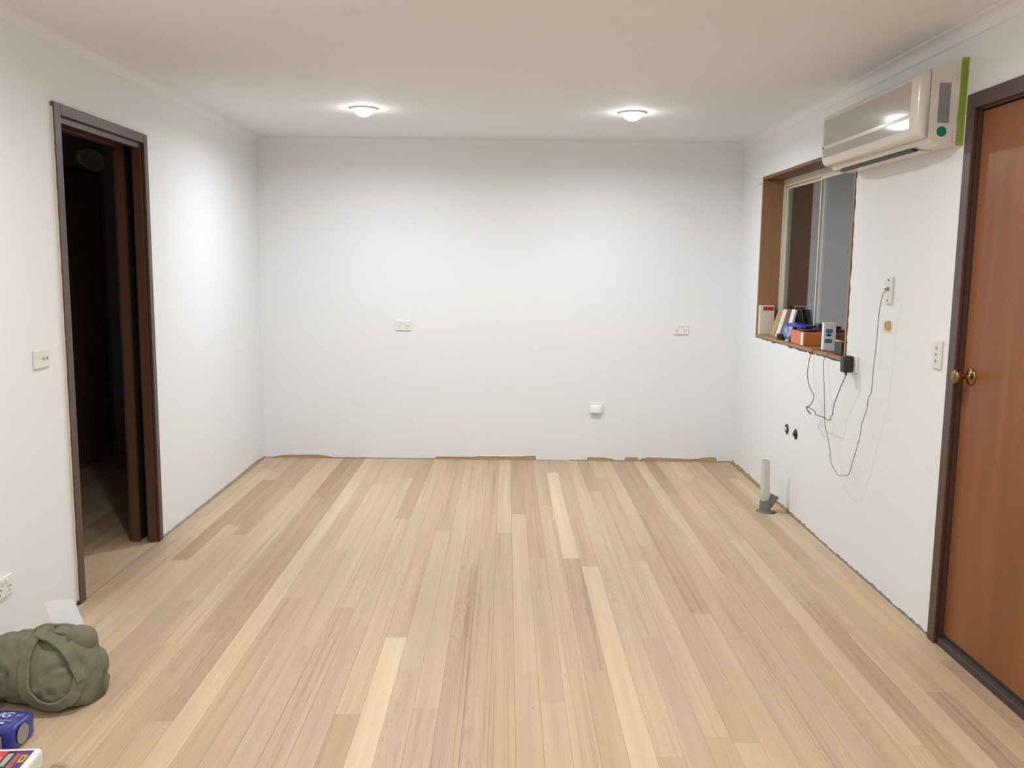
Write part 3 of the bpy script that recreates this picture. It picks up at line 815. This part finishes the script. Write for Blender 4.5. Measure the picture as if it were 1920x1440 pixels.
# white card box with blue print
root = tag(empty('white_carton', (W+0.050, -1.80, SZ+0.0004)), 'slim white carton with two blue prints standing on the sill', 'carton')
obj('carton_body', bx(-0.034, 0.034, -0.016, 0.016, 0, 0.156, 0.0012), mat('white_carton_card', lin(236, 237, 240), 0.5, var=0.01), root)
m_bp = mat('blue_print', lin(66, 130, 196), 0.5, var=0.03)
obj('blue_print', bx(-0.022, 0.016, -0.0172, -0.0161, 0.098, 0.121), m_bp, root)
obj('blue_print', bx(-0.026, 0.015, -0.0172, -0.0161, 0.044, 0.067), m_bp, root)
obj('black_logo', bx(-0.017, 0.007, -0.0172, -0.0161, 0.082, 0.094), M_dark, root)
# router
root = tag(empty('router', (W+0.060, -2.04, SZ+0.0004)), 'black boxy router at the near end of the sill', 'router')
obj('case', bx(-0.045, 0.046, -0.052, 0.052, 0, 0.068, 0.004, 2), M_black, root)
obj('antenna_block', bx(0.018, 0.042, -0.050, -0.030, 0.0682, 0.118, 0.003), M_black, root)

# ---- pipe stubs in the wall
def stub(y, z, label, m_in):
    r = tag(empty('pipe_stub', (W, y, z)), label, 'pipe')
    bm = NB()
    lathe(bm, [(0.034, 0.0004), (0.036, 0.003), (0.031, 0.006), (0.0, 0.007)], (0, 0, 0), (-1, 0, 0), 14)
    for v in bm.verts: v.co.z *= 0.85+0.2*mn.noise(v.co*60)
    obj('collar', bm, M_black, r, smooth=True)
    bm = NB(); lathe(bm, [(0.0, 0.008), (0.006, 0.008), (0.0095, 0.010), (0.0095, 0.015), (0.0125, 0.015), (0.0125, 0.002)], (0, 0, 0), (-1, 0, 0), 18)
    obj('pipe_end', bm, m_in, r, smooth=True)
stub(-1.322, 0.503, 'dark pipe stub with a pale centre poking out of the wall', M_ivory)
stub(-1.490, 0.502, 'black pipe stub poking out of the wall beside the pale-centred one', M_black)

# ---- waste pipe
root = tag(empty('waste_pipe', PIPE), 'upright white plastic waste pipe in a grey fitting beside the wall', 'pipe')
tilt = Vector((-0.012, -0.006, 0))
obj('pipe', lathe(NB(), [(0.0225, 0.0), (0.0265, 0.0), (0.0265, 0.155), (0.0265, 0.302), (0.0225, 0.302), (0.0225, 0.02)], (tilt.x*0.2, tilt.y*0.2, 0.02), Vector((0, 0, 1))+tilt*1.2, 28), M_pvc, root, smooth=False)
obj('coupling', lathe(NB(), [(0.0268, 0.095), (0.0292, 0.096), (0.0292, 0.165), (0.0268, 0.166)], (tilt.x*0.2, tilt.y*0.2, 0.0), Vector((0, 0, 1))+tilt*1.2, 28), M_pvc, root)
obj('floor_fitting', lathe(NB(), [(0.047, -0.0133), (0.047, -0.004), (0.036, 0.0), (0.0335, 0.01), (0.0325, 0.07), (0.0275, 0.078)], (0, 0, 0), (0, 0, 1), 28), M_boot, root)
bm = NB(); tube(bm, [(0.022, 0.006, 0.030), (0.042, 0.012, 0.052), (0.056, 0.016, 0.074), (0.062, 0.018, 0.086)], [0.021, 0.021, 0.0225, 0.0225], 18)
obj('side_branch', bm, M_boot, root, smooth=True)
bm = NB(); tube(bm, [(0.0575, 0.0165, 0.079), (0.066, 0.019, 0.096)], [0.0265, 0.0265], 18)
obj('branch_collar', bm, M_boot, root)

# ---- oval plaque in the hallway
root = tag(empty('wall_plaque', (HX, -0.055, 2.212)), 'oval cream plaque above the dark door in the hallway', 'plaque')
bm = NB(); n = 40
rings = []
for s, d in ((1.0, 0.0005), (1.0, 0.020), (0.93, 0.028), (0.86, 0.022), (0.3, 0.020)):
    rings.append([bm.verts.new((d, 0.205*s*math.cos(2*math.pi*k/n), 0.080*s*math.sin(2*math.pi*k/n))) for k in range(n)])
for a, b in zip(rings[:-1], rings[1:]):
    for k in range(n): bm.faces.new((a[k], a[(k+1) % n], b[(k+1) % n], b[k]))
bm.faces.new(rings[-1])
obj('plaque_face', bm, M_plaque, root, smooth=True)

# ================================================================== FLOOR CORNER: bag, packet, bottle
BAGC = Vector((0.252, -3.795, 0))
BAX = Vector((math.cos(math.radians(-13)), math.sin(math.radians(-13)), 0))   # long axis
BPY = Vector((-BAX.y, BAX.x, 0))                                                # away from camera
bag = tag(empty('tote_bag', BAGC), 'slumped olive green canvas tote bag on the floor by the wall', 'bag')
def bag_pt(u, v):
    """u in [-1,1] along the bag, v angle around the section (0 = front base, pi/2 = front, pi = top)"""
    L = 0.235
    endr = max(0.0, 1-abs(u)**(3.2 if u > 0 else 8))**0.42
    hd = 0.155*endr + 0.01                       # half depth
    ht = (0.205+0.022*math.sin(2.2*u+0.6)+0.03*max(0, u-0.35))*(0.30+0.70*endr)
    a = v
    # section: flat base, bulging sides, narrower top
    c, s = math.cos(a), math.sin(a)
    z = ht*(0.5-0.5*math.copysign(abs(c)**0.75, c))
    wz = 1-0.45*(z/ht)**2.2
    y = -hd*math.copysign(abs(s)**0.6, s)*wz
    p = BAX*(u*L) + BPY*y + Vector((0, 0, z))
    return p
def bag_surface(u, v):
    p = bag_pt(u, v)
    e = 1e-3
    du = bag_pt(min(u+e, 1), v)-bag_pt(max(u-e, -1), v); dv = bag_pt(u, v+e)-bag_pt(u, v-e)
    n = du.cross(dv)
    n = n.normalized() if n.length > 1e-9 else Vector((0, 0, 1))
    # folds: long soft creases
    f = 0.012*mn.noise(Vector((p.x*4+1.7, p.y*5, p.z*9+p.x*4)))
    cr = mn.noise(Vector((p.x*4+p.z*6+3.1, p.y*3, p.z*12-p.x*5)))
    f -= 0.011*math.exp(-(cr/0.07)**2)
    c2 = mn.noise(Vector((p.x*3.5+8, p.y*4, p.z*24+p.x*9)))
    f -= 0.006*math.exp(-(c2/0.09)**2)
    f += 0.0015*mn.noise(p*40)
    k = min(1, p.z/0.03)
    p = p+n*f*k
    p.z = max(p.z, 0.0006)
    return p, n
bm = NB(); NU, NV = 60, 64; V = []
for i in range(NU+1):
    u = -0.985+1.97*i/NU
    V.append([bm.verts.new(bag_surface(u, 2*math.pi*j/NV)[0]) for j in range(NV)])
for i in range(NU):
    for j in range(NV): bm.faces.new((V[i][j], V[i][(j+1) % NV], V[i+1][(j+1) % NV], V[i+1][j]))
bm.faces.new(V[0]); bm.faces.new(V[-1][::-1])
obj('bag_body', bm, M_bag, bag, smooth=True)
def strap(name, uv, w=0.034, t=0.005, lift=0.003):
    ctrl = [Vector((u, v, 0)) for u, v in uv]
    sp = spline(ctrl, 8); pts, nr = [], []
    for c in sp:
        p, n = bag_surface(max(-.98, min(.98, c.x)), c.y); pts.append(p+n*lift); nr.append(n)
    # smooth the path so the strap hangs instead of following every crease
    for _ in range(3):
        pts = [pts[0]]+[(pts[i-1]+pts[i]*2+pts[i+1])/4 for i in range(1, len(pts)-1)]+[pts[-1]]
    bm = NB(); ribbon(bm, pts, nr, w, t)
    for v in bm.verts: v.co.z = max(v.co.z, 0.0012)
    obj(name, bm, M_bag, bag, smooth=False)
PI = math.pi
strap('handle', [(0.16, 1.02*PI), (0.17, 0.86*PI), (0.20, 0.68*PI), (0.29, 0.50*PI), (0.45, 0.37*PI), (0.62, 0.32*PI), (0.78, 0.34*PI), (0.89, 0.44*PI), (0.92, 0.56*PI), (0.90, 0.70*PI)], 0.040, 0.006, 0.007)
strap('handle', [(0.20, 0.93*PI), (0.36, 0.885*PI), (0.54, 0.85*PI), (0.72, 0.79*PI), (0.86, 0.70*PI), (0.93, 0.58*PI)], 0.038, 0.006, 0.014)
# rolled mouth of the bag (lip) and the opening
lip = []; lipn = []
for i in range(41):
    t = 2*math.pi*i/40
    u = 0.32+0.42*math.cos(t); v = PI*(1.06+0.085*math.sin(t))
    p, n = bag_surface(u, v); lip.append(p+n*0.004)
for _ in range(4): lip = [(lip[i-1 if i else -2]+lip[i]*2+lip[(i+1) % 40])/4 for i in range(40)]; lip.append(lip[0])
bm = NB(); tube(bm, lip, 0.008, 8, False); obj('bag_lip', bm, M_bag, bag, smooth=True)
# bulging flap at the end of the opening
obj('bag_flap', lump(0.058, 0.050, 0.046, 2.0, 0.004, 16, 0.9, 0.5), M_bag, bag, tuple(BAX*0.150+BPY*0.02+Vector((0, 0, 0.150))), smooth=True)

# white paper standing out of the bag
A = [px(82, 1128, 1, -3.54), px(138, 1123, 1, -3.54), px(162, 1180, 1, -3.73), px(108, 1196, 1, -3.73)]
ctr = sum(A, Vector())/4
bm = NB()
n = 8; grid = []
for i in range(n+1):
    t = i/n*1.1; row = []
    for j in range(n+1):
        s = j/n
        p = (A[0]*(1-s)+A[1]*s)*(1-t)+(A[3]*(1-s)+A[2]*s)*t
        p = p+Vector((0, 0.006*math.sin(s*PI)*(1-t*0.4), 0))
        row.append(bm.verts.new(p-ctr))
    grid.append(row)
for i in range(n):
    for j in range(n): bm.faces.new((grid[i][j], grid[i][j+1], grid[i+1][j+1], grid[i+1][j]))
bmesh.ops.solidify(bm, geom=bm.faces[:], thickness=0.0012)
tag(obj('paper_sheet', bm, M_paper, loc=ctr), 'folded white paper sticking up out of the olive bag', 'paper')

# flat print helper: text on a surface
def text(name, s, size, mtx, m, parent, shear=0.0):
    cu = bpy.data.curves.new(name, 'FONT'); cu.body = s; cu.size = size; cu.shear = shear; cu.extrude = 0.0002
    cu.align_x = 'RIGHT'
    to = bpy.data.objects.new('tmp', cu); C.objects.link(to)
    bpy.context.view_layer.update()
    me = bpy.data.meshes.new_from_object(to.evaluated_get(bpy.context.evaluated_depsgraph_get()))
    bpy.data.objects.remove(to, do_unlink=True)
    me.transform(mtx)
    me.materials.clear(); me.materials.append(m)
    o = bpy.data.objects.new(name, me); C.objects.link(o); o.parent = parent
    return o

# blue packet on the floor
m_blue = mat('blue_pack_film', lin(44, 50, 148), 0.22, var=0.12, vscale=9, coat=0.3)
PKC = Vector((0.215, -4.125, 0))
pk = tag(empty('blue_pack', PKC), 'shiny blue plastic pack on the floor against the olive bag', 'pack')
pk.rotation_euler = (0, 0, math.radians(-3))
bm = bx(-0.165, 0.165, -0.065, 0.060, 0.0006, 0.080, 0.014, 3)
bmesh.ops.subdivide_edges(bm, edges=bm.edges[:], cuts=3, use_grid_fill=True)
for v in bm.verts:
    nn = mn.noise(v.co*28)*0.003
    v.co.x += nn; v.co.y += mn.noise(v.co*31+Vector((4, 0, 0)))*0.003
    if v.co.z > 0.03: v.co.z += mn.noise(v.co*24+Vector((0, 7, 0)))*0.003
obj('pack_film', bm, m_blue, pk, smooth=True)
m_sil = mat('silver_print', lin(176, 172, 164), 0.4, var=0.35, vscale=120)
m_wp = mat('white_print', lin(226, 228, 236), 0.4, var=0.03)
m_gp = mat('pale_blue_print', lin(150, 160, 198), 0.4, var=0.05)
TOPZ = 0.0842
text('lettering', 'IG', 0.042, Matrix.Translation((0.116, 0.004, TOPZ)), m_wp, pk, 0.35)
text('lettering', 'al', 0.026, Matrix.Translation((0.148, 0.012, TOPZ)), m_gp, pk, 0.35)
obj('print_line', bx(-0.15, 0.134, -0.016, -0.011, TOPZ-0.0006, TOPZ), m_gp, pk)
obj('print_line', bx(-0.15, 0.122, -0.034, -0.026, TOPZ-0.0006, TOPZ), m_wp, pk)
obj('silver_panel', bx(-0.15, 0.138, -0.0690, -0.0684, 0.022, 0.062), m_sil, pk)
bm = NB(); n = 20
for d in (0.1682, 0.1690):
    ring = [bm.verts.new((d, -0.012+0.030*math.cos(2*PI*k/n), 0.042+0.030*math.sin(2*PI*k/n))) for k in range(n)]
    bm.faces.new(ring)
obj('clear_end_patch', bm, mat('clear_patch', lin(168, 168, 160), 0.2, var=0.25, vscale=60), pk)

# white bottle with purple label
BTC = Vector((0.405, -4.365, 0))
bt = tag(empty('white_bottle', BTC), 'white plastic bottle with a purple label lying in front of the blue pack', 'bottle')
bt.rotation_euler = (0, 0, math.radians(4))
bm = bx(-0.30, 0.105, -0.105, 0.105, 0.0006, 0.062, 0.014, 4)
obj('bottle_body', bm, M_white, bt, smooth=False)
ZL = 0.0624
obj('label', bx(-0.24, 0.088, -0.10, 0.084, ZL-0.0006, ZL), mat('purple_label', lin(104, 40, 132), 0.35, var=0.12), bt)
obj('yellow_emblem', bx(0.066, 0.083, 0.020, 0.060, ZL+0.0001, ZL+0.0006, 0.0002), mat('yellow_print', lin(226, 186, 40), 0.4), bt)
obj('emblem_mark', bx(0.072, 0.077, 0.030, 0.052, ZL+0.0007, ZL+0.0011), M_dark, bt)
obj('orange_print', bx(0.048, 0.062, -0.010, 0.066, ZL+0.0001, ZL+0.0006), mat('orange_print', lin(196, 120, 96), 0.4, var=0.35, vscale=90), bt)
obj('black_panel', bx(0.020, 0.044, -0.09, 0.080, ZL+0.0001, ZL+0.0005), M_dark, bt)
obj('green_print', bx(0.024, 0.040, 0.0, 0.068, ZL+0.0006, ZL+0.001), mat('pale_green_print', lin(186, 200, 180), 0.4, var=0.25, vscale=90), bt)
obj('red_bar', bx(-0.004, 0.018, -0.09, 0.082, ZL+0.0001, ZL+0.0005), mat('red_print', lin(222, 70, 66), 0.4, var=0.05), bt)
obj('pink_bar', bx(0.0, 0.014, 0.0, 0.050, ZL+0.0006, ZL+0.001), mat('pink_print', lin(240, 170, 160), 0.4), bt)
obj('lilac_bar', bx(-0.024, -0.012, -0.09, 0.076, ZL+0.0001, ZL+0.0005), m_gp, bt)
obj('lilac_bar', bx(-0.048, -0.034, -0.09, 0.076, ZL+0.0001, ZL+0.0005), m_gp, bt)
# scrap of clear plastic
tag(obj('plastic_scrap', lump(0.028, 0.050, 0.012, 4.0, 0.012, 12), M_film, loc=(0.565, -4.315, 0.0006), smooth=True), 'crumpled scrap of clear plastic beside the white bottle', 'plastic wrap')
